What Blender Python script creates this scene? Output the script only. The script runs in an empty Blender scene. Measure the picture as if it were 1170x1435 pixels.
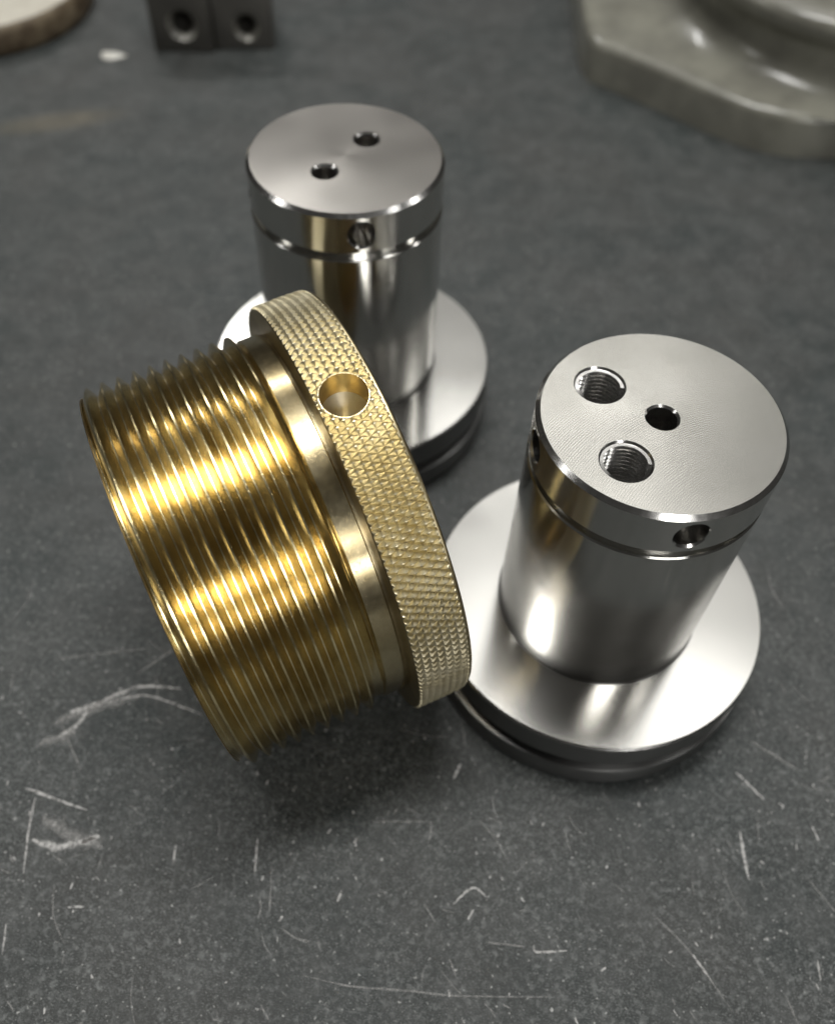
import bpy, bmesh, math, random
import numpy as np
from mathutils import Matrix, Vector, noise

random.seed(7)
S = bpy.context.scene
COL = S.collection
MM = 0.001
PI = math.pi

# ------------------------------------------------------------------ camera
cam_d = bpy.data.cameras.new("camera")
cam = bpy.data.objects.new("camera", cam_d)
COL.objects.link(cam)
fwd = Vector((0.0, 0.56848904, -0.82269083))
rgt = Vector((0.9984748, 0.04542022, 0.03138591))
upv = Vector((-0.05520934, 0.82143607, 0.56762198))
m = Matrix((rgt, upv, -fwd)).transposed().to_4x4()
m.translation = Vector((0, 0, 215.1506 * MM))
cam.matrix_world = m
cam_d.sensor_fit = 'HORIZONTAL'
cam_d.sensor_width = 36
cam_d.lens = 1256.7 / 1170 * 36
cam_d.shift_y = (775.7 - 717.5) / 1170
cam_d.clip_start = 0.01
cam_d.clip_end = 50
cam_d.dof.use_dof = True
cam_d.dof.focus_distance = 0.172
cam_d.dof.aperture_fstop = 12.5
S.camera = cam

# ------------------------------------------------------------------ light: a workshop ceiling with strip lamps
world = bpy.data.worlds.new("World")
S.world = world
world.use_nodes = True
bg = world.node_tree.nodes["Background"]
bg.inputs[0].default_value = (1.0, 0.97, 0.90, 1)
bg.inputs[1].default_value = 0.035


def lamp(name, az, el, height, lx, ly, radiance, color=(1, .99, .965), rot=0.0):
    """rectangular ceiling lamp facing straight down, found at azimuth/elevation from the work"""
    d = height / math.tan(math.radians(el))
    l = bpy.data.lights.new(name, 'AREA')
    l.shape = 'RECTANGLE'
    l.size, l.size_y = lx, ly
    l.energy = radiance * PI * lx * ly
    l.color = color
    o = bpy.data.objects.new(name, l)
    COL.objects.link(o)
    o.location = (d * math.cos(math.radians(az)), .12 + d * math.sin(math.radians(az)), height)
    o.rotation_euler = (0, 0, math.radians(rot))
    return o


lamp("ceiling_lamp", 107, 80, 1.6, .95, .28, 17, rot=28)
lamp("ceiling_lamp", 113, 41, 1.6, .8, .16, 22, rot=0)
lamp("ceiling_lamp", -70, 38, 1.6, .6, .42, 20, rot=15)
lamp("ceiling_lamp", -62, 22, 1.6, 1.2, .8, 13, rot=25)
lamp("ceiling_lamp", -27, 45, 1.6, .10, .7, 12, rot=0)
lamp("ceiling_lamp", 6, 35, 1.6, .9, .2, 10, rot=0)
lamp("ceiling_lamp", -174, 36, 1.6, .9, .16, 10, rot=0)
lamp("ceiling_panel", 72, 63, 1.8, 1.5, .9, .85, (1, .99, .96))
lamp("ceiling_panel", 84, 41, 1.8, 2.4, 1.2, .42, (1, .99, .95))
lamp("ceiling_lamp", 82, 47, 1.6, .9, .10, 6, rot=8)
lamp("ceiling_lamp", 56, 60, 1.6, .9, .30, 1.8, rot=-25)

S.view_settings.view_transform = 'Standard'
S.view_settings.look = 'None'
S.view_settings.exposure = 0.0
S.view_settings.gamma = 1.0
S.cycles.max_bounces = 10
S.cycles.glossy_bounces = 6
S.cycles.sample_clamp_indirect = 6.0
S.cycles.use_denoising = True


# ------------------------------------------------------------------ material helpers
class NT:
    def __init__(self, name):
        self.m = bpy.data.materials.new(name)
        self.m.use_nodes = True
        self.t = self.m.node_tree
        self.p = self.t.nodes["Principled BSDF"]

    def n(self, kind, **kw):
        nd = self.t.nodes.new(kind)
        for k, v in kw.items():
            if k.startswith('i_'):
                nd.inputs[k[2:].replace('_', ' ')].default_value = v
            else:
                setattr(nd, k, v)
        return nd

    def l(self, a, b):
        self.t.links.new(a, b)

    def coords(self, scale=(1000, 1000, 1000), rot=(0, 0, 0), loc=(0, 0, 0)):
        tc = self.n('ShaderNodeTexCoord')
        mp = self.n('ShaderNodeMapping')
        mp.inputs['Scale'].default_value = scale
        mp.inputs['Rotation'].default_value = rot
        mp.inputs['Location'].default_value = loc
        self.l(tc.outputs['Object'], mp.inputs['Vector'])
        return mp.outputs[0]

    def noise(self, vec, scale, detail=3, rough=.5, dist=0):
        nd = self.n('ShaderNodeTexNoise')
        nd.inputs['Scale'].default_value = scale
        nd.inputs['Detail'].default_value = detail
        nd.inputs['Roughness'].default_value = rough
        nd.inputs['Distortion'].default_value = dist
        self.l(vec, nd.inputs['Vector'])
        return nd.outputs['Fac']

    def ramp(self, fac, stops, interp='LINEAR'):
        r = self.n('ShaderNodeValToRGB')
        r.color_ramp.interpolation = interp
        els = r.color_ramp.elements
        while len(els) > 1:
            els.remove(els[-1])
        for i, (pos, c) in enumerate(stops):
            if isinstance(c, (int, float)):
                c = (c, c, c)
            e = els[0] if i == 0 else els.new(pos)
            e.position = pos
            e.color = (*c, 1)
        self.l(fac, r.inputs[0])
        return r.outputs[0]

    def math(self, op, a, b=None, c=None, clamp=False):
        nd = self.n('ShaderNodeMath', operation=op, use_clamp=clamp)
        for i, v in enumerate((a, b, c)):
            if v is None:
                continue
            if isinstance(v, (int, float)):
                nd.inputs[i].default_value = v
            else:
                self.l(v, nd.inputs[i])
        return nd.outputs[0]

    def mix(self, fac, a, b, blend='MIX'):
        nd = self.n('ShaderNodeMix', data_type='RGBA', blend_type=blend)
        for s, v in ((nd.inputs['Factor'], fac), (nd.inputs[6], a), (nd.inputs[7], b)):
            if isinstance(v, (int, float)):
                s.default_value = v
            elif isinstance(v, tuple):
                s.default_value = (*v, 1)
            else:
                self.l(v, s)
        return nd.outputs[2]

    def bump(self, h, strength, dist=.0001, prev=None):
        b = self.n('ShaderNodeBump')
        b.inputs['Strength'].default_value = strength
        b.inputs['Distance'].default_value = dist
        self.l(h, b.inputs['Height'])
        if prev is not None:
            self.l(prev, b.inputs['Normal'])
        return b.outputs[0]

    def set(self, **kw):
        for k, v in kw.items():
            s = self.p.inputs[k.replace('_', ' ')]
            if isinstance(v, (int, float)):
                s.default_value = v
            elif isinstance(v, tuple):
                s.default_value = (*v, 1) if len(v) == 3 else v
            else:
                self.l(v, s)
        return self.m


STEEL = (.64, .63, .60)


def mat_steel_side(name, rough=.16, lines=.10, base=STEEL):
    """turned cylindrical wall: fine circumferential tool lines"""
    t = NT(name)
    v = t.coords((120, 120, 9000))
    ln = t.noise(v, 1.0, 3, .6)
    v2 = t.coords((1000, 1000, 1000))
    sm = t.noise(v2, .10, 1, .5)
    r = t.math('MULTIPLY_ADD', sm, .08, rough - .04)
    tg = t.n('ShaderNodeTangent', direction_type='RADIAL', axis='Z')
    col = t.mix(sm, tuple(c * .93 for c in base), tuple(min(1, c * 1.05) for c in base))
    return t.set(Base_Color=col, Metallic=1.0, Roughness=r, Anisotropic=.82, Anisotropic_Rotation=.25,
                 Tangent=tg.outputs[0], Normal=t.bump(ln, lines, .00002))


def mat_steel_flat(name, rough=.22, aniso=.75, lines=.12, base=STEEL, film=False):
    """face-turned flat: concentric tool lines, highlight fanned into radial wedges"""
    t = NT(name)
    v2 = t.coords((1000, 1000, 1000))
    sep = t.n('ShaderNodeSeparateXYZ')
    t.l(v2, sep.inputs[0])
    rr = t.math('SQRT', t.math('ADD', t.math('MULTIPLY', sep.outputs[0], sep.outputs[0]),
                               t.math('MULTIPLY', sep.outputs[1], sep.outputs[1])))
    cmb = t.n('ShaderNodeCombineXYZ')
    t.l(t.math('MULTIPLY', rr, 2.2), cmb.inputs[0])
    ln = t.noise(cmb.outputs[0], 1.0, 2, .6)
    sm = t.noise(v2, .06, 1, .5)
    r = t.math('MULTIPLY_ADD', sm, .08, rough - .04)
    tg = t.n('ShaderNodeTangent', direction_type='RADIAL', axis='Z')
    col = t.mix(sm, tuple(c * .94 for c in base), tuple(min(1, c * 1.05) for c in base))
    t.set(Base_Color=col, Metallic=1.0, Roughness=r, Anisotropic=aniso, Anisotropic_Rotation=.25,
          Tangent=tg.outputs[0], Normal=t.bump(ln, lines, .00002))
    return t.m


def mat_steel_milled(name, cx, cy, pitch=.50, rough=.235, strength=.26):
    """fly-cut flat: arcs struck from one off-centre point"""
    t = NT(name)
    v2 = t.coords((1000, 1000, 1000), loc=(-cx, -cy, 0))
    sep = t.n('ShaderNodeSeparateXYZ')
    t.l(v2, sep.inputs[0])
    rr = t.math('SQRT', t.math('ADD', t.math('MULTIPLY', sep.outputs[0], sep.outputs[0]),
                               t.math('MULTIPLY', sep.outputs[1], sep.outputs[1])))
    w = t.math('SINE', t.math('MULTIPLY', rr, 2 * PI / pitch))
    cmb = t.n('ShaderNodeCombineXYZ')
    t.l(t.math('MULTIPLY', rr, 1.1), cmb.inputs[0])
    an = t.math('MULTIPLY', t.noise(cmb.outputs[0], 1.0, 2, .6), 1.0)
    vobj = t.coords((1000, 1000, 1000))
    patch = t.ramp(t.noise(vobj, .05, 2, .5), [(.35, .15), (.62, 1.0)])
    h = t.math('MULTIPLY_ADD', t.math('MULTIPLY', w, patch), .5, an)
    sm = t.noise(vobj, .07, 1, .5)
    r = t.math('MULTIPLY_ADD', sm, .06, rough - .03)
    col = t.mix(sm, (.55, .54, .495), (.60, .585, .55))
    col = t.mix(t.math('MULTIPLY', t.math('MULTIPLY_ADD', w, .5, .5), patch), col, (.49, .48, .44))
    tg = t.n('ShaderNodeTangent', direction_type='RADIAL', axis='Z')
    return t.set(Base_Color=col, Metallic=1.0, Roughness=r, Anisotropic=.45, Anisotropic_Rotation=.25,
                 Tangent=tg.outputs[0], Normal=t.bump(h, strength, .00003))


def mat_steel_plain(name, base=(.60, .59, .57), rough=.2):
    t = NT(name)
    v = t.coords()
    sm = t.noise(v, .7, 4, .6)
    return t.set(Base_Color=base, Metallic=1.0, Roughness=t.math('MULTIPLY_ADD', sm, .2, rough - .1),
                 Normal=t.bump(sm, .06, .0001))


def mat_brass(name, c1=(.66, .44, .14), c2=(.42, .27, .09), rough=.2, lines=True, pits=.5, base_noise=.09):
    t = NT(name)
    v = t.coords()
    tar = t.ramp(t.noise(v, base_noise, 5, .62), [(.36, c2), (.62, c1)])
    fine = t.noise(v, 2.6, 3, .7)
    pit = t.ramp(fine, [(.60, 0.0), (.74, 1.0)])
    col = t.mix(t.math('MULTIPLY', pit, .55), tar, (.16, .09, .03))
    glint = t.ramp(t.noise(t.coords(loc=(40, 11, 3)), 3.4, 2, .6), [(.70, 0.0), (.77, 1.0)])
    col = t.mix(t.math('MULTIPLY', glint, .6), col, (.95, .82, .55))
    r = t.math('MULTIPLY_ADD', t.noise(v, .5, 3, .5), .12, rough - .04)
    h = t.math('MULTIPLY_ADD', pit, -pits, t.math('MULTIPLY', glint, .4))
    nrm = t.bump(h, .45, .00004)
    if lines:
        cyl = t.coords((60, 60, 9000))
        nrm = t.bump(t.noise(cyl, 1.0, 2, .6), .10, .00002, nrm)
    return t.set(Base_Color=col, Metallic=1.0, Roughness=r, Normal=nrm)


M = {}
M['side'] = mat_steel_side("turned_steel_wall", .16, .22)
M['cap_side'] = mat_steel_side("turned_steel_cap_wall", .22, .25)
M['flange_face'] = mat_steel_flat("face_turned_steel", .19, .50, .05)
M['cap_face_plain'] = mat_steel_flat("face_turned_cap", .235, .30, .05, (.66, .63, .59))
M['cap_face_milled'] = mat_steel_milled("milled_cap_face", 24, -40)
M['plain'] = mat_steel_plain("drilled_steel")
M['chamfer'] = mat_steel_plain("chamfer_steel", (.70, .69, .67), .20)
M['bore'] = mat_steel_plain("threaded_steel", (.55, .54, .52), .2)
M['brass_thread'] = mat_brass("brass_thread", (.80, .68, .40), (.58, .47, .25), .17)
M['brass_neck'] = mat_brass("brass_neck", (.70, .60, .38), (.50, .40, .22), .19, pits=.35)
M['brass_face'] = mat_brass("brass_shoulder", (.50, .42, .25), (.38, .30, .17), .33, pits=.3)
M['brass_knurl'] = mat_brass("brass_knurl", (.84, .76, .54), (.74, .65, .42), .38, lines=False, pits=.6, base_noise=.2)
M['brass_hole'] = mat_brass("brass_drilled_wall", (.76, .60, .27), (.58, .43, .17), .20, lines=False)


def mat_cone():
    """drill-point cone: turned silver-bright brass"""
    t = NT("drill_point")
    v = t.coords()
    fine = t.noise(v, 2.0, 3, .7)
    return t.set(Base_Color=t.mix(fine, (.66, .61, .50), (.88, .84, .74)), Metallic=1.0, Roughness=.38,
                 Normal=t.bump(fine, .25, .0001))


M['cone'] = mat_cone()


def mat_table():
    t = NT("dark_bench_surface")
    v = t.coords()
    big = t.noise(v, .016, 5, .62)
    mid = t.noise(v, .10, 5, .62, .4)
    col = t.mix(t.ramp(big, [(.38, 0.0), (.60, 1.0)]), (.017, .024, .0235), (.036, .038, .0355))
    col = t.mix(t.ramp(mid, [(.42, 0.0), (.70, .75)]), col, (.070, .074, .072))
    # pale scuffs: flecks a millimetre or so across, clustered
    clus = t.ramp(t.noise(v, .045, 4, .65), [(.30, .35), (.58, 1.0)])
    fl1 = t.ramp(t.noise(v, .62, 5, .68, .35), [(.49, 0.0), (.60, .45), (.72, 1.0)])
    fl2 = t.ramp(t.noise(t.coords((900, 1500, 1000), (0, 0, .5)), 1.9, 3, .65, .3), [(.52, 0.0), (.70, 1.0)])
    sy = t.n('ShaderNodeSeparateXYZ')
    t.l(v, sy.inputs[0])
    worn = t.ramp(t.math('MULTIPLY', t.math('MULTIPLY_ADD', mid, 60.0, sy.outputs[1]), 1 / 300), [(.34, .95), (.66, .35)])
    f = t.math('MULTIPLY', t.math('MULTIPLY', t.math('MAXIMUM', t.math('MULTIPLY', fl1, .75), fl2), clus), worn)
    col = t.mix(t.math('MULTIPLY', f, 1.0), col, (.31, .325, .318))
    gl = t.ramp(t.noise(t.coords(loc=(5, 70, 0)), 1.0, 2, .55), [(.665, 0.0), (.73, 1.0)])  # glints put into the bench colour as bright specks
    col = t.mix(t.math('MULTIPLY', gl, .8), col, (.60, .60, .58))
    # an ochre stain far back on the left
    st = t.coords(loc=(165, -362, 0))
    sx = t.n('ShaderNodeMapping')
    sx.inputs['Rotation'].default_value = (0, 0, -.35)
    t.l(st, sx.inputs[0])
    sx2 = t.n('ShaderNodeMapping')
    sx2.inputs['Scale'].default_value = (1 / 34, 1 / 9, 1)
    t.l(sx.outputs[0], sx2.inputs[0])
    ln = t.n('ShaderNodeVectorMath', operation='LENGTH')
    t.l(sx2.outputs[0], ln.inputs[0])
    stain = t.math('MULTIPLY', t.ramp(ln.outputs['Value'], [(.4, 1.0), (1.2, 0.0)]), t.math('MULTIPLY_ADD', mid, .9, .1))
    col = t.mix(t.math('MULTIPLY', stain, .8), col, (.17, .145, .095))
    r = t.math('MULTIPLY_ADD', t.noise(v, .3, 4, .6), .22, .34)
    h = t.math('ADD', t.math('MULTIPLY', t.noise(v, 1.1, 6, .72), .8), t.math('MULTIPLY', f, .4))
    return t.set(Base_Color=col, Roughness=r, Specular_IOR_Level=.55, Normal=t.bump(h, .8, .0003))


M['table'] = mat_table()


def mat_scratch(name, c, alpha):
    t = NT(name)
    v = t.coords()
    uv = t.n('ShaderNodeUVMap')
    sep = t.n('ShaderNodeSeparateXYZ')
    t.l(uv.outputs[0], sep.inputs[0])
    x = t.math('MULTIPLY', sep.outputs[0], t.math('SUBTRACT', 1.0, sep.outputs[0]))
    edge = t.math('MULTIPLY', x, 4.0, clamp=True)
    brk = t.ramp(t.noise(v, .9, 3, .7), [(.34, .15), (.58, 1.0)])
    a = t.math('MULTIPLY', t.math('MULTIPLY', edge, brk), alpha)
    return t.set(Base_Color=c, Roughness=.45, Alpha=a)


M['scratch'] = mat_scratch("scratch_bright", (.62, .61, .59), .95)
M['scratch_faint'] = mat_scratch("scratch_faint", (.40, .395, .38), .6)


def mat_simple(name, c1, c2, scale, rough, metal=0.0, bs=.2, coat=0.0, detail=5, lo=.38, hi=.62):
    t = NT(name)
    v = t.coords()
    f = t.noise(v, scale, detail, .62)
    col = t.ramp(f, [(lo, c2), (hi, c1)])
    return t.set(Base_Color=col, Roughness=rough, Metallic=metal, Coat_Weight=coat,
                 Normal=t.bump(t.noise(v, scale * 4, 4, .6), bs, .0003))


M['cast'] = mat_simple("grey_green_enamel", (.27, .265, .22), (.19, .185, .155), .045, .24, 0, .3, .3)
M['rust'] = mat_simple("rusty_rim", (.21, .165, .105), (.075, .050, .028), .10, .6, 0, .5)
M['pale_top'] = mat_simple("pale_worn_top", (.62, .59, .50), (.50, .46, .38), .05, .5, 0, .1)
M['block'] = mat_simple("dark_block_steel", (.105, .10, .088), (.082, .078, .07), .06, .42, .25, .2)
M['block2'] = mat_simple("grey_block_steel", (.13, .124, .11), (.10, .095, .086), .06, .42, .25, .2)
M['block_rim'] = mat_steel_plain('worn_hole_rim', (.40, .39, .36), .42)
M['side_shaded'] = mat_steel_side('shaded_steel_wall', .33, .06, (.22, .22, .215))  # steel darkened in its colour to stand for contact shade on the rims
M['chip'] = mat_simple("white_chip", (.75, .74, .68), (.60, .58, .52), .5, .4)


# ------------------------------------------------------------------ mesh helpers
def mesh_obj(name, verts, faces, mat, parent=None, sharp=30, mats=None, fm=None):
    me = bpy.data.meshes.new(name)
    me.from_pydata([(a * MM, b * MM, c * MM) for a, b, c in verts], [], faces)
    for mm_ in (mats or [mat]):
        me.materials.append(mm_)
    if fm is not None:
        me.polygons.foreach_set('material_index', fm)
    me.validate()
    me.shade_smooth()
    me.set_sharp_from_angle(angle=math.radians(sharp))
    o = bpy.data.objects.new(name, me)
    COL.objects.link(o)
    if parent:
        o.parent = parent
    return o


def lathe(prof, n=192, close_ends=True, wobble=None):
    """prof: (r, z) outward-ordered; returns verts, faces. Ends with r>0 are capped when close_ends."""
    V, F = [], []
    k = len(prof)
    for i in range(n):
        a = 2 * PI * i / n
        ca, sa = math.cos(a), math.sin(a)
        for r, z in prof:
            V.append((r * ca, r * sa, z))
    for i in range(n):
        j = (i + 1) % n
        for q in range(k - 1):
            F.append((i * k + q, j * k + q, j * k + q + 1, i * k + q + 1))
    if close_ends:
        F.append(tuple(i * k for i in reversed(range(n))))
        F.append(tuple(i * k + k - 1 for i in range(n)))
    return V, F


def ring(prof, n=192):
    """closed profile loop revolved (a ring with a hole)"""
    V, F = [], []
    k = len(prof)
    for i in range(n):
        a = 2 * PI * i / n
        for r, z in prof:
            V.append((r * math.cos(a), r * math.sin(a), z))
    for i in range(n):
        j = (i + 1) % n
        for q in range(k):
            q2 = (q + 1) % k
            F.append((i * k + q, j * k + q, j * k + q2, i * k + q2))
    return V, F


def temp_obj(V, F):
    me = bpy.data.meshes.new("tmp")
    me.from_pydata([(a * MM, b * MM, c * MM) for a, b, c in V], [], F)
    me.update()
    o = bpy.data.objects.new("tmp", me)
    COL.objects.link(o)
    return o


def cut(V, F, cutters):
    """boolean difference, returns a bmesh in mm-scaled metres"""
    # scale up for robustness
    o = temp_obj([(a * 1000, b * 1000, c * 1000) for a, b, c in V], F)
    cs = []
    for cv, cf, mat in cutters:
        vv = [tuple(mat @ Vector(p) * 1000) for p in cv]
        c = temp_obj(vv, cf)
        cs.append(c)
        md = o.modifiers.new("b", 'BOOLEAN')
        md.operation = 'DIFFERENCE'
        md.solver = 'EXACT'
        md.object = c
    bpy.context.view_layer.update()
    dg = bpy.context.evaluated_depsgraph_get()
    ev = o.evaluated_get(dg)
    me = ev.to_mesh()
    bm = bmesh.new()
    bm.from_mesh(me)
    ev.to_mesh_clear()
    for t in [o] + cs:
        md_ = t.data
        bpy.data.objects.remove(t)
        bpy.data.meshes.remove(md_)
    return bm       # coordinates in mm (because of the x1000)


def split_obj(bm, name, keep, matfn, mats, parent, sharp=30):
    """new object from the faces of bm for which keep(face centre, normal) holds (mm coordinates)"""
    vs, fs, fm, idx = [], [], [], {}
    for f in bm.faces:
        c = f.calc_center_median()
        if not keep(c, f.normal):
            continue
        loop = []
        for v in f.verts:
            if v.index not in idx:
                idx[v.index] = len(vs)
                vs.append(tuple(v.co))
            loop.append(idx[v.index])
        fs.append(loop)
        fm.append(matfn(c, f.normal))
    return mesh_obj(name, vs, fs, None, parent, sharp, mats, fm)


def empty(name, loc, label, cat, group=None, rot=None):
    o = bpy.data.objects.new(name, None)
    o.empty_display_size = .02
    COL.objects.link(o)
    o.location = loc
    if rot is not None:
        o.matrix_world = Matrix.Translation(loc) @ rot.to_4x4()
    o['label'] = label
    o['category'] = cat
    if group:
        o['group'] = group
    return o


def rod(prof, n=48):
    return lathe(prof, n)


# ------------------------------------------------------------------ bench
def build_bench():
    V = [(-700, -300, 0), (800, -300, 0), (800, 1100, 0), (-700, 1100, 0),
         (-700, -300, -30), (800, -300, -30), (800, 1100, -30), (-700, 1100, -30)]
    F = [(0, 1, 2, 3), (7, 6, 5, 4), (0, 4, 5, 1), (1, 5, 6, 2), (2, 6, 7, 3), (3, 7, 4, 0)]
    o = mesh_obj("tabletop", V, F, M['table'])
    o['kind'] = 'structure'
    return o


bench = build_bench()


def strip(V, F, UV, pts, w, z):
    """a smooth tapering stroke through pts (mm)"""
    P = [Vector((x, y, 0)) for x, y in pts]
    # catmull-rom
    Q = []
    n = len(P)
    for i in range(n - 1):
        p0 = P[max(0, i - 1)]; p1 = P[i]; p2 = P[i + 1]; p3 = P[min(n - 1, i + 2)]
        for k in range(8):
            t = k / 8
            Q.append(.5 * ((2 * p1) + (p2 - p0) * t + (2 * p0 - 5 * p1 + 4 * p2 - p3) * t * t + (3 * p1 - p0 - 3 * p2 + p3) * t ** 3))
    Q.append(P[-1])
    b = len(V)
    N = len(Q)
    for i, q in enumerate(Q):
        d = (Q[min(N - 1, i + 1)] - Q[max(0, i - 1)])
        d.normalize()
        nn = Vector((-d.y, d.x, 0))
        s = i / (N - 1)
        ww = 1.25 * w * (.25 + .75 * min(1, 4 * s, 4 * (1 - s))) * random.uniform(.75, 1.15)
        jt = nn * random.uniform(-.12, .12) * w
        for sg in (-.5, .5):
            c = q + jt + nn * ww * sg
            V.append((c.x, c.y, z))
            UV.append((sg + .5, s))
    for i in range(N - 1):
        F.append((b + 2 * i, b + 2 * i + 2, b + 2 * i + 3, b + 2 * i + 1))


def stroke_obj(name, strokes, mat, z):
    V, F, UV = [], [], []
    for pts, w in strokes:
        strip(V, F, UV, pts, w, z)
    o = mesh_obj(name, V, F, mat, bench)
    uvl = o.data.uv_layers.new(name="UVMap")
    for lp in o.data.loops:
        uvl.data[lp.index].uv = UV[lp.vertex_index]
    o['kind'] = 'stuff'
    return o


bold = [
    ([(-81.4, 95.2), (-76.6, 98.5), (-69.9, 101.6), (-59.6, 101.4)], 1.1), ([(-87, 93), (-83, 94.5), (-78, 97)], 1.6), ([(-88, 86), (-84, 90), (-82, 95)], 1.2),
    ([(-78.0, 96.4), (-69.3, 99.0), (-61.6, 97.4), (-53.1, 94.5)], .65),
    ([(-92.3, 72.8), (-76.0, 68.3)], .8), ([(-89.1, 70.7), (-88.4, 62.6), (-86.7, 52.8)], .55),
    ([(-87.0, 60.5), (-80.7, 59.1), (-77.6, 60.1), (-72.1, 61.8)], 2.0),
    ([(-75.2, 60.2), (-71.5, 62.4)], 1.8),
    ([(82.0, 72.0), (81.9, 66.0), (82.3, 60.4)], .9), ([(83.1, 87.1), (89.2, 80.2)], .8),
    ([(66.7, 43.3), (70.1, 38.1)], .7), ([(-53.1, 61.2), (-52.9, 57.0)], .6),
    ([(-34.2, 63.9), (-33.7, 55.6)], .5), ([(12.6, 51.2), (17.0, 55.1), (20.4, 53.2)], .6),
    ([(31.0, 43.4), (31.6, 42.0), (38.5, 42.6)], .55), ([(-74.7, 46.0), (-70.9, 46.3)], .6),
    ([(-87.3, 41.8), (-86.2, 35.2)], .45), ([(-13.0, 53.3), (-13.9, 50.3)], .55),
    ([(99.7, 74.7), (100.9, 70.5)], .5), ([(94.9, 43.7), (94.7, 39.3)], .5),
    ([(16.0, 48.0), (17.4, 50.4)], .5), ([(13.7, 85.3), (12.1, 81.1)], .8),
]
faint = [
    ([(-19.9, 34.5), (-9.6, 33.0), (4.5, 32.6), (13.9, 32.2), (35.7, 33.1)], .5),
    ([(-7.6, 69.3), (6.2, 70.1)], .5), ([(-30, 58), (-29, 47)], .4), ([(20, 43.5), (29, 43)], .5),
    ([(-72, 105), (-60, 117)], 1.2), ([(-90, 90), (-80, 95), (-70, 99)], 3.2), ([(-92, 84), (-84, 88)], 3.0), ([(-86, 66), (-78, 62), (-70, 60)], 3.5), ([(-95, 108), (-70, 113)], .5), ([(-80, 78), (-88, 90)], .5),
    ([(58, 52), (66, 44), (74, 32)], .5), ([(96, 62), (104, 50)], .5), ([(88, 96), (100, 88)], .7),
    ([(52, 230), (56, 222)], 2.2), ([(70, 182), (73, 190), (79, 195)], 2.0),
]
rs = random.Random(11)
for _ in range(240):
    x = rs.uniform(-120, 130)
    y = rs.uniform(20, 150) if rs.random() < .9 else rs.uniform(150, 300)
    a = rs.choice((rs.gauss(1.75, .35), rs.gauss(2.4, .3), rs.uniform(0, PI)))
    L = min(14, rs.expovariate(1 / 3.2) + .8)
    c = rs.uniform(-.25, .25) * L
    pts = [(x, y), (x + math.cos(a) * L * .5 - math.sin(a) * c * .4, y + math.sin(a) * L * .5 + math.cos(a) * c * .4),
           (x + math.cos(a) * L, y + math.sin(a) * L)]
    faint.append((pts, rs.uniform(.18, .5)))
for _ in range(120):
    x = rs.uniform(-110, 120)
    y = rs.uniform(22, 110)
    a = rs.gauss(1.7, .5)
    L = rs.uniform(.4, 1.6)
    bold.append(([(x, y), (x + math.cos(a) * L, y + math.sin(a) * L)], rs.uniform(.3, .6)))
stroke_obj("scratch", bold, M['scratch'], .08)
stroke_obj("scuff", faint, M['scratch_faint'], .05)

# ------------------------------------------------------------------ steel pieces
RC, RB, RF, RL = 25.0, 25.05, 42.1, 42.6
ZT, ZCB, ZLIP, ZF, ZLO = 86.65, 76.1, 73.87, 20.1, 7.7


def helix_bore(rmaj, rmin, pitch, z0, z1, cx, cy, n=72, flip=True):
    """inside surface of a tapped hole as a swept 60-degree profile"""
    prof = [(0, rmaj), (.08, rmaj), (.5, rmin), (.58, rmin)]
    turns = int((z1 - z0) / pitch) + 1
    V, F = [], []
    k = len(prof)
    steps = turns * n
    for i in range(steps + 1):
        a = 2 * PI * i / n
        base = z1 - pitch * i / n
        for f, r in prof:
            z = base - f * pitch
            z = max(z0, min(z1, z + pitch))
            V.append((cx + r * math.cos(a), cy + r * math.sin(a), z))
    for i in range(steps):
        for q in range(k):
            if q < k - 1:
                a_, b_ = i * k + q, (i + 1) * k + q
                F.append((a_, a_ + 1, b_ + 1, b_))
            elif i + n < steps:
                a_, b_ = i * k + q, (i + 1) * k + q
                F.append((a_, (i + n) * k, (i + 1 + n) * k, b_))
    return V, F


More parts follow.
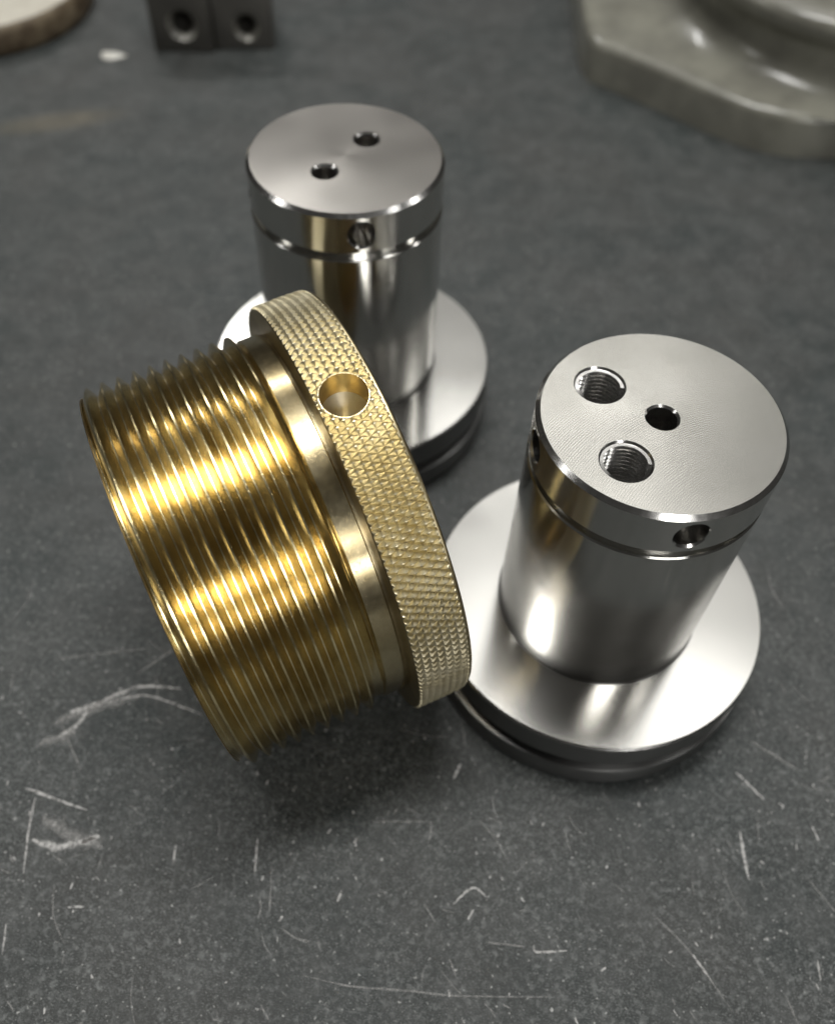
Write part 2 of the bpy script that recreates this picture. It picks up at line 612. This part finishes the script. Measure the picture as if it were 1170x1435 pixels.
def steel_piece(cx, cy, label, face_holes, tapped, side_angles, face_mat, group):
    t = empty("machined_steel_piece", (cx * MM, cy * MM, 0), label, "machined part", group)
    # foot disc
    V, F = lathe([(RL - 1.6, 0.0), (RL - .4, .6), (RL, 1.2), (RL, ZLO - .75), (RL - .22, ZLO - .25), (RL - .75, ZLO), (37.0, ZLO)])
    mesh_obj("foot_disc", V, F, M['side_shaded'], t)
    V, F = lathe([(38.6, ZLO), (38.6, 11.3)], 192, False)
    mesh_obj("groove", V, F, M['plain'], t)
    # flange
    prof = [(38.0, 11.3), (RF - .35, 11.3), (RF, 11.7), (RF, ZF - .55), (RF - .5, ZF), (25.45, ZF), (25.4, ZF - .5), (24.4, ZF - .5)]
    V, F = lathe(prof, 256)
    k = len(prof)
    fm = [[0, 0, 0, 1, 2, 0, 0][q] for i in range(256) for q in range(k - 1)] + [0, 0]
    mesh_obj("flange", V, F, None, t, 30, [M['side_shaded'], M['chamfer'], M['flange_face']], fm)
    # barrel: body + groove + cap in one turned solid, then drilled
    prof = [(24.75, ZF - .9), (24.75, ZF + .30), (RB - .1, ZF + .4), (RB, ZF + .6), (RB, ZLIP - .35), (RB - .32, ZLIP), (23.3, ZLIP),
            (23.3, 75.0), (23.3, ZCB), (RC - .12, ZCB), (RC, ZCB + .15), (RC, ZT - .95), (RC - .95, ZT)]
    V, F = lathe(prof, 256)
    cutters = []
    holes = []
    for (hx, hy, d, cs, depth) in face_holes:
        r = d / 2
        cv, cf = rod([(.01, ZT - depth - r * .6), (r, ZT - depth), (r, ZT - cs), (r + cs * 1.0, ZT), (r + cs * 1.0, ZT + 2)], 56)
        cutters.append((cv, cf, Matrix.Translation((hx, hy, 0))))
        holes.append(('v', hx, hy, r + cs * 1.0 + .05))
    for (hx, hy, rmaj, rmin, pitch, cs, depth) in tapped:
        cv, cf = rod([(rmaj + .04, ZT - depth), (rmaj + .04, ZT - .5), (rmaj + cs, ZT), (rmaj + cs, ZT + 2)], 72)
        cutters.append((cv, cf, Matrix.Translation((hx, hy, 0))))
        holes.append(('v', hx, hy, rmaj + cs + .05))
    for ang in side_angles:
        r = 3.35
        # local z points outward
        cv, cf = rod([(.01, 13.2), (r, 15.2), (r, 24.5), (r + .75, 25.3), (r + .75, 28)], 56)
        rot = Matrix.Rotation(math.radians(ang), 4, 'Z') @ Matrix.Rotation(PI / 2, 4, 'Y')
        cutters.append((cv, cf, Matrix.Translation((0, 0, 81.05)) @ rot))
        holes.append(('s', math.radians(ang), 81.05, r + .8))
    bm = cut(V, F, cutters)
    bm.verts.index_update()
    bm.normal_update()

    def which(c, n):
        for i, h in enumerate(holes):
            if h[0] == 'v':
                if ZF + 5 < c.z < ZT - .001 and math.hypot(c.x - h[1], c.y - h[2]) < h[3] and math.hypot(c.x, c.y) < RC - .6:
                    return i
            else:
                ux, uy = math.cos(h[1]), math.sin(h[1])
                along = c.x * ux + c.y * uy
                lat = -c.x * uy + c.y * ux
                if along > 12.5 and math.hypot(lat, c.z - h[2]) < h[3] - .02:
                    # leave the wall itself outside
                    rad = math.hypot(c.x, c.y)
                    if rad < RC - .02 or abs(n.x * ux + n.y * uy) < .97:
                        if math.hypot(lat, c.z - h[2]) < h[3] - .02:
                            return i
        return -1

    wh = {}
    for f in bm.faces:
        wh[f.index] = None
    bm.faces.index_update()
    tag = {}
    for f in bm.faces:
        tag[f.calc_center_median().copy().freeze()] = which(f.calc_center_median(), f.normal)

    def body_mat(c, n):
        return 0

    def cap_mat(c, n):
        if n.z > .95 and c.z > ZT - .05:
            return 1
        if .3 < n.z < .95 and c.z > ZT - 1.0:
            return 2
        return 0

    key = lambda c: tag[c.copy().freeze()]
    split_obj(bm, "body", lambda c, n: key(c) < 0 and c.z < 75, body_mat, [M['side']], t)
    cap = split_obj(bm, "cap", lambda c, n: key(c) < 0 and c.z >= 75, cap_mat, [M['cap_side'], face_mat, M['chamfer']], t, 25)
    nv = len(face_holes)
    for i, h in enumerate(holes):
        nm = "pin_hole" if (h[0] == 's' or i < nv) else "tapped_hole"
        ho = split_obj(bm, nm, lambda c, n, i=i: key(c) == i,
                       lambda c, n, h=h: 1 if (h[0] == 'v' and c.z > ZT - 1.2) else 0,
                       [M['plain'], M['chamfer']], cap, 30)
        if nm == "tapped_hole":
            _, hx, hy, _ = h
            rmaj, rmin, pitch, cs, depth = tapped[i - nv][2:]
            V, F = helix_bore(rmaj, rmin, pitch, ZT - depth, ZT - .5, hx, hy)
            o = mesh_obj("bore_thread", V, F, M['bore'], cap, 20)
    bm.free()
    return t


# front right piece: two tapped holes, one plain centre hole
steel_piece(46.676, 124.5855,
            "flanged steel piece with two large tapped holes and one plain hole in its top",
            [(0, 0, 6.2, .45, 34)],
            [(-11.75, 8.05, 4.95, 4.28, 1.1, .38, 17), (-8.15, -11.9, 4.95, 4.28, 1.1, .38, 17)],
            [-80.3, -170.1], M['cap_face_milled'], "flanged steel pieces")
steel_piece(-23.465, 208.6635,
            "flanged steel piece with only two small plain holes in its top, behind the brass ring",
            [(4.65, 7.6, 5.9, .55, 22), (-4.45, -7.5, 5.9, .55, 22)], [],
            [-76.3, -166.3], M['cap_face_plain'], "flanged steel pieces")

# ------------------------------------------------------------------ brass piece, lying on thread crest and knurled rim
q0 = Vector((-56.418, 106.552, 44.26))
ax = Vector((0.88110283, 0.46369234, 0.09299038))
hx_ = Vector((-0.46571026, 0.88493726, 0.0))
vx_ = Vector((-0.08229065, -0.04330657, 0.99566701))
R3 = Matrix((hx_, vx_, ax)).transposed()
RK, RT = 49.12, 44.9
base_pt = q0 + ax * 26 - vx_ * 46.9
brass = empty("threaded_brass_ring", base_pt * MM,
              "brass ring lying on its side, coarse outside thread, knurled rim with one drilled hole",
              "brass ring", None, R3)
OFF = (R3.transposed() @ (q0 - base_pt)) * MM
BORE = 36.5


def bpart(name, V, F, mat, **kw):
    o = mesh_obj(name, V, F, mat, brass, **kw)
    o.location = OFF
    return o


# outside thread: true helix
PITCH = 3.48


def outside_thread():
    H = 2.36
    prof = [(0.0, RT), (.115, RT), (.52, RT - H), (.60, RT - H)]
    n = 240
    s_first = -2.4
    turns = 11.2
    steps = int(turns * n)
    k = len(prof)
    V, F = [], []
    for i in range(steps + 1):
        a = 2 * PI * i / n
        base = s_first + PITCH * i / n
        for f, r in prof:
            s = base + f * PITCH
            if s < 1.9:                       # lead-in chamfer
                r = min(r, 43.15 + max(0, s) * .95)
            if s > 33.6:                      # run-out groove
                r = min(r, max(42.9, RT - (s - 33.6) * 3.2))
            s_ = min(35.2, max(0.0, s))
            nz = noise.noise(Vector((math.cos(a) * 9, math.sin(a) * 9, s * 1.3))) * .003
            V.append(((r + nz) * math.cos(a), (r + nz) * math.sin(a), s_))
    for i in range(steps):
        for q in range(k):
            if q < k - 1:
                a_, b_ = i * k + q, (i + 1) * k + q
                F.append((a_, b_, b_ + 1, a_ + 1))
            elif i + n < steps:
                a_, b_ = i * k + q, (i + 1) * k + q
                F.append((a_, b_, (i + 1 + n) * k, (i + n) * k))
    return V, F


V, F = outside_thread()
bpart("outside_thread", V, F, M['brass_thread'], sharp=14)
# end face, small lip and bore
V, F = lathe([(BORE, 0.9), (BORE + .9, 0.0), (42.85, 0.0), (43.2, .12), (43.05, .3)], 256, False)
bpart("end_face", V, F, M['brass_face'])
V, F = lathe([(BORE, 52.0), (BORE, 0.9)], 192, False)
bpart("bore", V, F, M['brass_hole'])
# neck between thread and rim
V, F = lathe([(41.0, 34.85), (43.0, 34.95), (43.38, 35.25), (43.42, 39.3), (43.25, 39.5), (42.85, 39.6), (42.85, 40.4)], 256, False)
bpart("neck", V, F, M['brass_neck'])


def knurled_rim():
    N = 172
    LAM = 3.27
    per = 10
    s0, s1 = 40.55, 52.0
    nth = N * per
    D = 1.0
    rows = int(round((s1 - s0) / LAM * per))
    rng = random.Random(3)
    jit = {}

    def J(a, b):
        kk = (a, b)
        if kk not in jit:
            jit[kk] = rng.uniform(-.10, .06)
        return jit[kk]

    prof_head = [(BORE, 40.31), (43.0, 40.31), (48.35, 40.31), (48.62, 40.48)]
    prof_tail = [(48.66, 52.1), (48.66, 52.38), (48.2, 52.814), (BORE + .8, 52.814), (BORE, 52.0)]
    k = len(prof_head) + rows + 1 + len(prof_tail)
    ang = np.arange(nth) * 2 * PI / nth
    V = []
    for i in range(nth):
        ca, sa = math.cos(ang[i]), math.sin(ang[i])
        for r, s in prof_head:
            V.append((r * ca, r * sa, s))
        u = i / per
        for j in range(rows + 1):
            s = s0 + j * LAM / per
            w = j / per
            A, B = u + w, u - w
            fa = abs((A % 1) - .5) * 2
            fb = abs((B % 1) - .5) * 2
            g = max(fa * .95, fb)
            g = max(0.0, (g - .24) / .76)
            r = RK - D * g + (J(int(A) % N, int(B) % N) * (1 - g))
            r += rng.uniform(-.015, .015)
            dh = math.hypot(s - 46.0, (ang[i] - math.radians(102.0)) * RK)
            if dh < 4.95:
                r = RK - .35
            edge = min(j, rows - j)
            if edge < 1:
                r = min(r, 48.66)
            V.append((r * ca, r * sa, s))
        for r, s in prof_tail:
            V.append((r * ca, r * sa, s))
    F = []
    for i in range(nth):
        j = (i + 1) % nth
        for q in range(k):
            q2 = (q + 1) % k
            a_, b_, c_, d_ = i * k + q, j * k + q, j * k + q2, i * k + q2
            w_ = q - len(prof_head)
            if 0 <= w_ < rows:
                u = (i + .5) / per
                w = (w_ + .5) / per
                fa = abs(((u + w) % 1) - .5)
                fb = abs(((u - w) % 1) - .5)
                if fa > fb:
                    F += [(a_, b_, d_), (b_, c_, d_)]
                else:
                    F += [(a_, b_, c_), (a_, c_, d_)]
            else:
                F.append((a_, b_, c_, d_))
    # drilled hole
    r = 4.65
    cv, cf = rod([(.01, 37.6), (r, 42.2), (r, 52)], 96)
    th = math.radians(102.0)
    rot = Matrix.Rotation(th, 4, 'Z') @ Matrix.Rotation(PI / 2, 4, 'Y')
    HS = 46.0
    bm = cut(V, F, [(cv, cf, Matrix.Translation((0, 0, HS)) @ rot)])
    bm.verts.index_update()
    bm.normal_update()
    ux, uy = math.cos(th), math.sin(th)

    def inhole(c):
        al = c.x * ux + c.y * uy
        if al < 37.4:
            return False
        lat = -c.x * uy + c.y * ux
        d = math.hypot(lat, c.z - HS)
        rad = math.hypot(c.x, c.y)
        if d > r + .03:
            return False
        return al < 42.6 or d > r - .04

    def zone(c):
        if inhole(c):
            return 2
        rad = math.hypot(c.x, c.y)
        return 1 if (s0 <= c.z <= s1 + .1 and rad > 48.2) else 0

    for nm, z, mats in (("rim_body", 0, [M['brass_face']]), ("knurling", 1, [M['brass_knurl']])):
        o = split_obj(bm, nm, lambda c, n, z=z: zone(c) == z, lambda c, n: 0, mats, brass, 30 if z == 0 else 12)
        o.location = OFF
        if z == 1:
            o['kind'] = 'stuff'
            del o['kind']
    o = split_obj(bm, "drilled_hole", lambda c, n: zone(c) == 2,
                  lambda c, n: 1 if (c.x * ux + c.y * uy) < 42.15 else 0, [M['brass_hole'], M['cone']], brass, 30)
    o.location = OFF
    bm.free()


knurled_rim()


# ------------------------------------------------------------------ background things
def smooth_poly(pts, rad_idx=None, n=6):
    return pts


def cast_base():
    t = empty("cast_base", (150 * MM, 440 * MM, 0),
              "grey green painted cast base with raised boss at the top right corner", "machine base")
    bot = [(62.0, 560), (62.2, 456), (63.3, 432), (66.5, 420), (73, 415.5), (95.3, 398.9), (117.0, 381.4), (130, 372.5), (141, 367.8), (151.9, 366.0), (170.2, 367.0),
           (200, 376), (232, 398), (252, 428), (258, 460), (258, 560)]
    cen = Vector((160, 470))

    def inset(pts, d):
        out = []
        n = len(pts)
        for i, p in enumerate(pts):
            a, b = Vector(pts[i - 1]), Vector(pts[(i + 1) % n])
            tg = (b - a).normalized()
            nn = Vector((-tg.y, tg.x))
            out.append((p[0] + nn.x * d, p[1] + nn.y * d))
        return out
    prof = [(0, 0), (0.8, 14.0), (1.3, 15.8), (2.6, 17.0), (4.5, 17.4)]
    V, F = [], []
    n = len(bot)
    for d, z in prof:
        for x, y in inset(bot, d):
            V.append((x - 150, y - 440, z))
    for k in range(len(prof) - 1):
        for i in range(n):
            j = (i + 1) % n
            F.append((k * n + i, k * n + j, (k + 1) * n + j, (k + 1) * n + i))
    F.append(tuple((len(prof) - 1) * n + i for i in range(n)))
    F.append(tuple(reversed(range(n))))
    mesh_obj("plate", V, F, M['cast'], t, 40)
    # boss with wide fillet
    bc = (190 - 150, 460 - 440)
    prof = [(99, 16.9), (96, 17.5), (92, 18.2), (86, 20.0), (82, 23.0), (79.8, 27), (79, 32), (79.4, 35), (81, 37.2), (83.6, 38.6), (85.2, 40.6), (85.6, 43.4), (84.6, 46.2), (82, 47.6), (70, 48)]
    n = 96
    V, F = lathe(prof, n)
    V = [(x + bc[0], y + bc[1], z) for x, y, z in V]
    # keep the foot of the fillet inside the plate outline
    V2 = []
    for x, y, z in V:
        V2.append((x, y, z))
    mesh_obj("boss", V2, F, M['cast'], t, 50)


cast_base()


def rusty_disc():
    t = empty("rusty_disc", (-229 * MM, 460.5 * MM, 0),
              "round pale topped disc with rusty brown rim at the upper left corner", "disc")
    n = 128
    rng = random.Random(5)
    prof = [(53.5, 0), (54.8, 1.2), (55.2, 4), (54.9, 9), (54.2, 11.4), (52.8, 12.4)]
    V, F = lathe(prof, n)
    V = [(x * (1 + .004 * noise.noise(Vector((x * .2, y * .2, z * .5)))), y * (1 + .004 * noise.noise(Vector((x * .2, y * .2, z * .5)))), z) for x, y, z in V]
    mesh_obj("rim", V, F, M['rust'], t, 50)
    V, F = lathe([(52.9, 12.3), (52.0, 13.0), (40, 13.2)], n)
    mesh_obj("top", V, F, M['pale_top'], t, 50)


rusty_disc()


def block(x, y, w, d, h, rot, hx, hz, hr, label, mat):
    t = empty("steel_block", (x * MM, y * MM, 0), label, "block", "small steel blocks")
    t.rotation_euler = (0, 0, rot)
    b = .7
    # bevelled box
    bm = bmesh.new()
    bmesh.ops.create_cube(bm, size=1)
    for v in bm.verts:
        v.co = Vector((v.co.x * w, v.co.y * d + d / 2, v.co.z * h + h / 2))
    bmesh.ops.bevel(bm, geom=bm.edges[:], offset=b, segments=2, affect='EDGES', profile=.5)
    bm.verts.index_update()
    V = [tuple(v.co) for v in bm.verts]
    F = [[v.index for v in f.verts] for f in bm.faces]
    bm.free()
    cv, cf = rod([(.01, -1), (hr, 0), (hr, 20), (hr * 1.42, 22.4), (hr * 1.42, 25)], 40)
    mt = Matrix.Translation((hx, 22.4, hz)) @ Matrix.Rotation(PI / 2, 4, 'X')
    c = cut(V, F, [(cv, cf, mt)])
    c.verts.index_update()
    c.normal_update()

    def inh(cc):
        return math.hypot(cc.x - hx, cc.z - hz) < hr * 1.40 and .02 < cc.y < 24
    split_obj(c, "block_body", lambda cc, n: not inh(cc), lambda cc, n: 0, [mat], t, 40)
    split_obj(c, "hole", lambda cc, n: inh(cc), lambda cc, n: 1 if cc.y < 2.3 else 0, [M['block'], M['block_rim']], t, 30)
    c.free()


block(-121.3, 426.0, 27.6, 32, 28, .06, 0.6, 12.2, 4.9,
      "dark steel block, left one of the pair at the top edge, with the larger hole", M['block'])
block(-93.6, 431.8, 27.2, 30, 28, .15, 1.2, 10.0, 4.3,
      "dark steel block, right one of the pair at the top edge, with the smaller hole", M['block2'])


def chip():
    V, F = [], []
    n = 14
    for k, (r, z) in enumerate([(1.0, 0), (1.05, .35), (.8, .8), (.4, 1.05)]):
        for i in range(n):
            a = 2 * PI * i / n
            rr = r * (1 + .18 * math.sin(a * 3 + 1) + .1 * math.cos(a * 5))
            V.append((rr * 5.2 * math.cos(a), rr * 3.4 * math.sin(a), z))
    for k in range(3):
        for i in range(n):
            F.append((k * n + i, k * n + (i + 1) % n, (k + 1) * n + (i + 1) % n, (k + 1) * n + i))
    F.append(tuple(3 * n + i for i in range(n)))
    F.append(tuple(reversed(range(n))))
    o = mesh_obj("white_chip", V, F, M['chip'], None, 60)
    o.location = (-153.9 * MM, 418.9 * MM, 0)
    o['label'] = "small white chip lying on the dark bench left of the steel blocks"
    o['category'] = "chip"


chip()
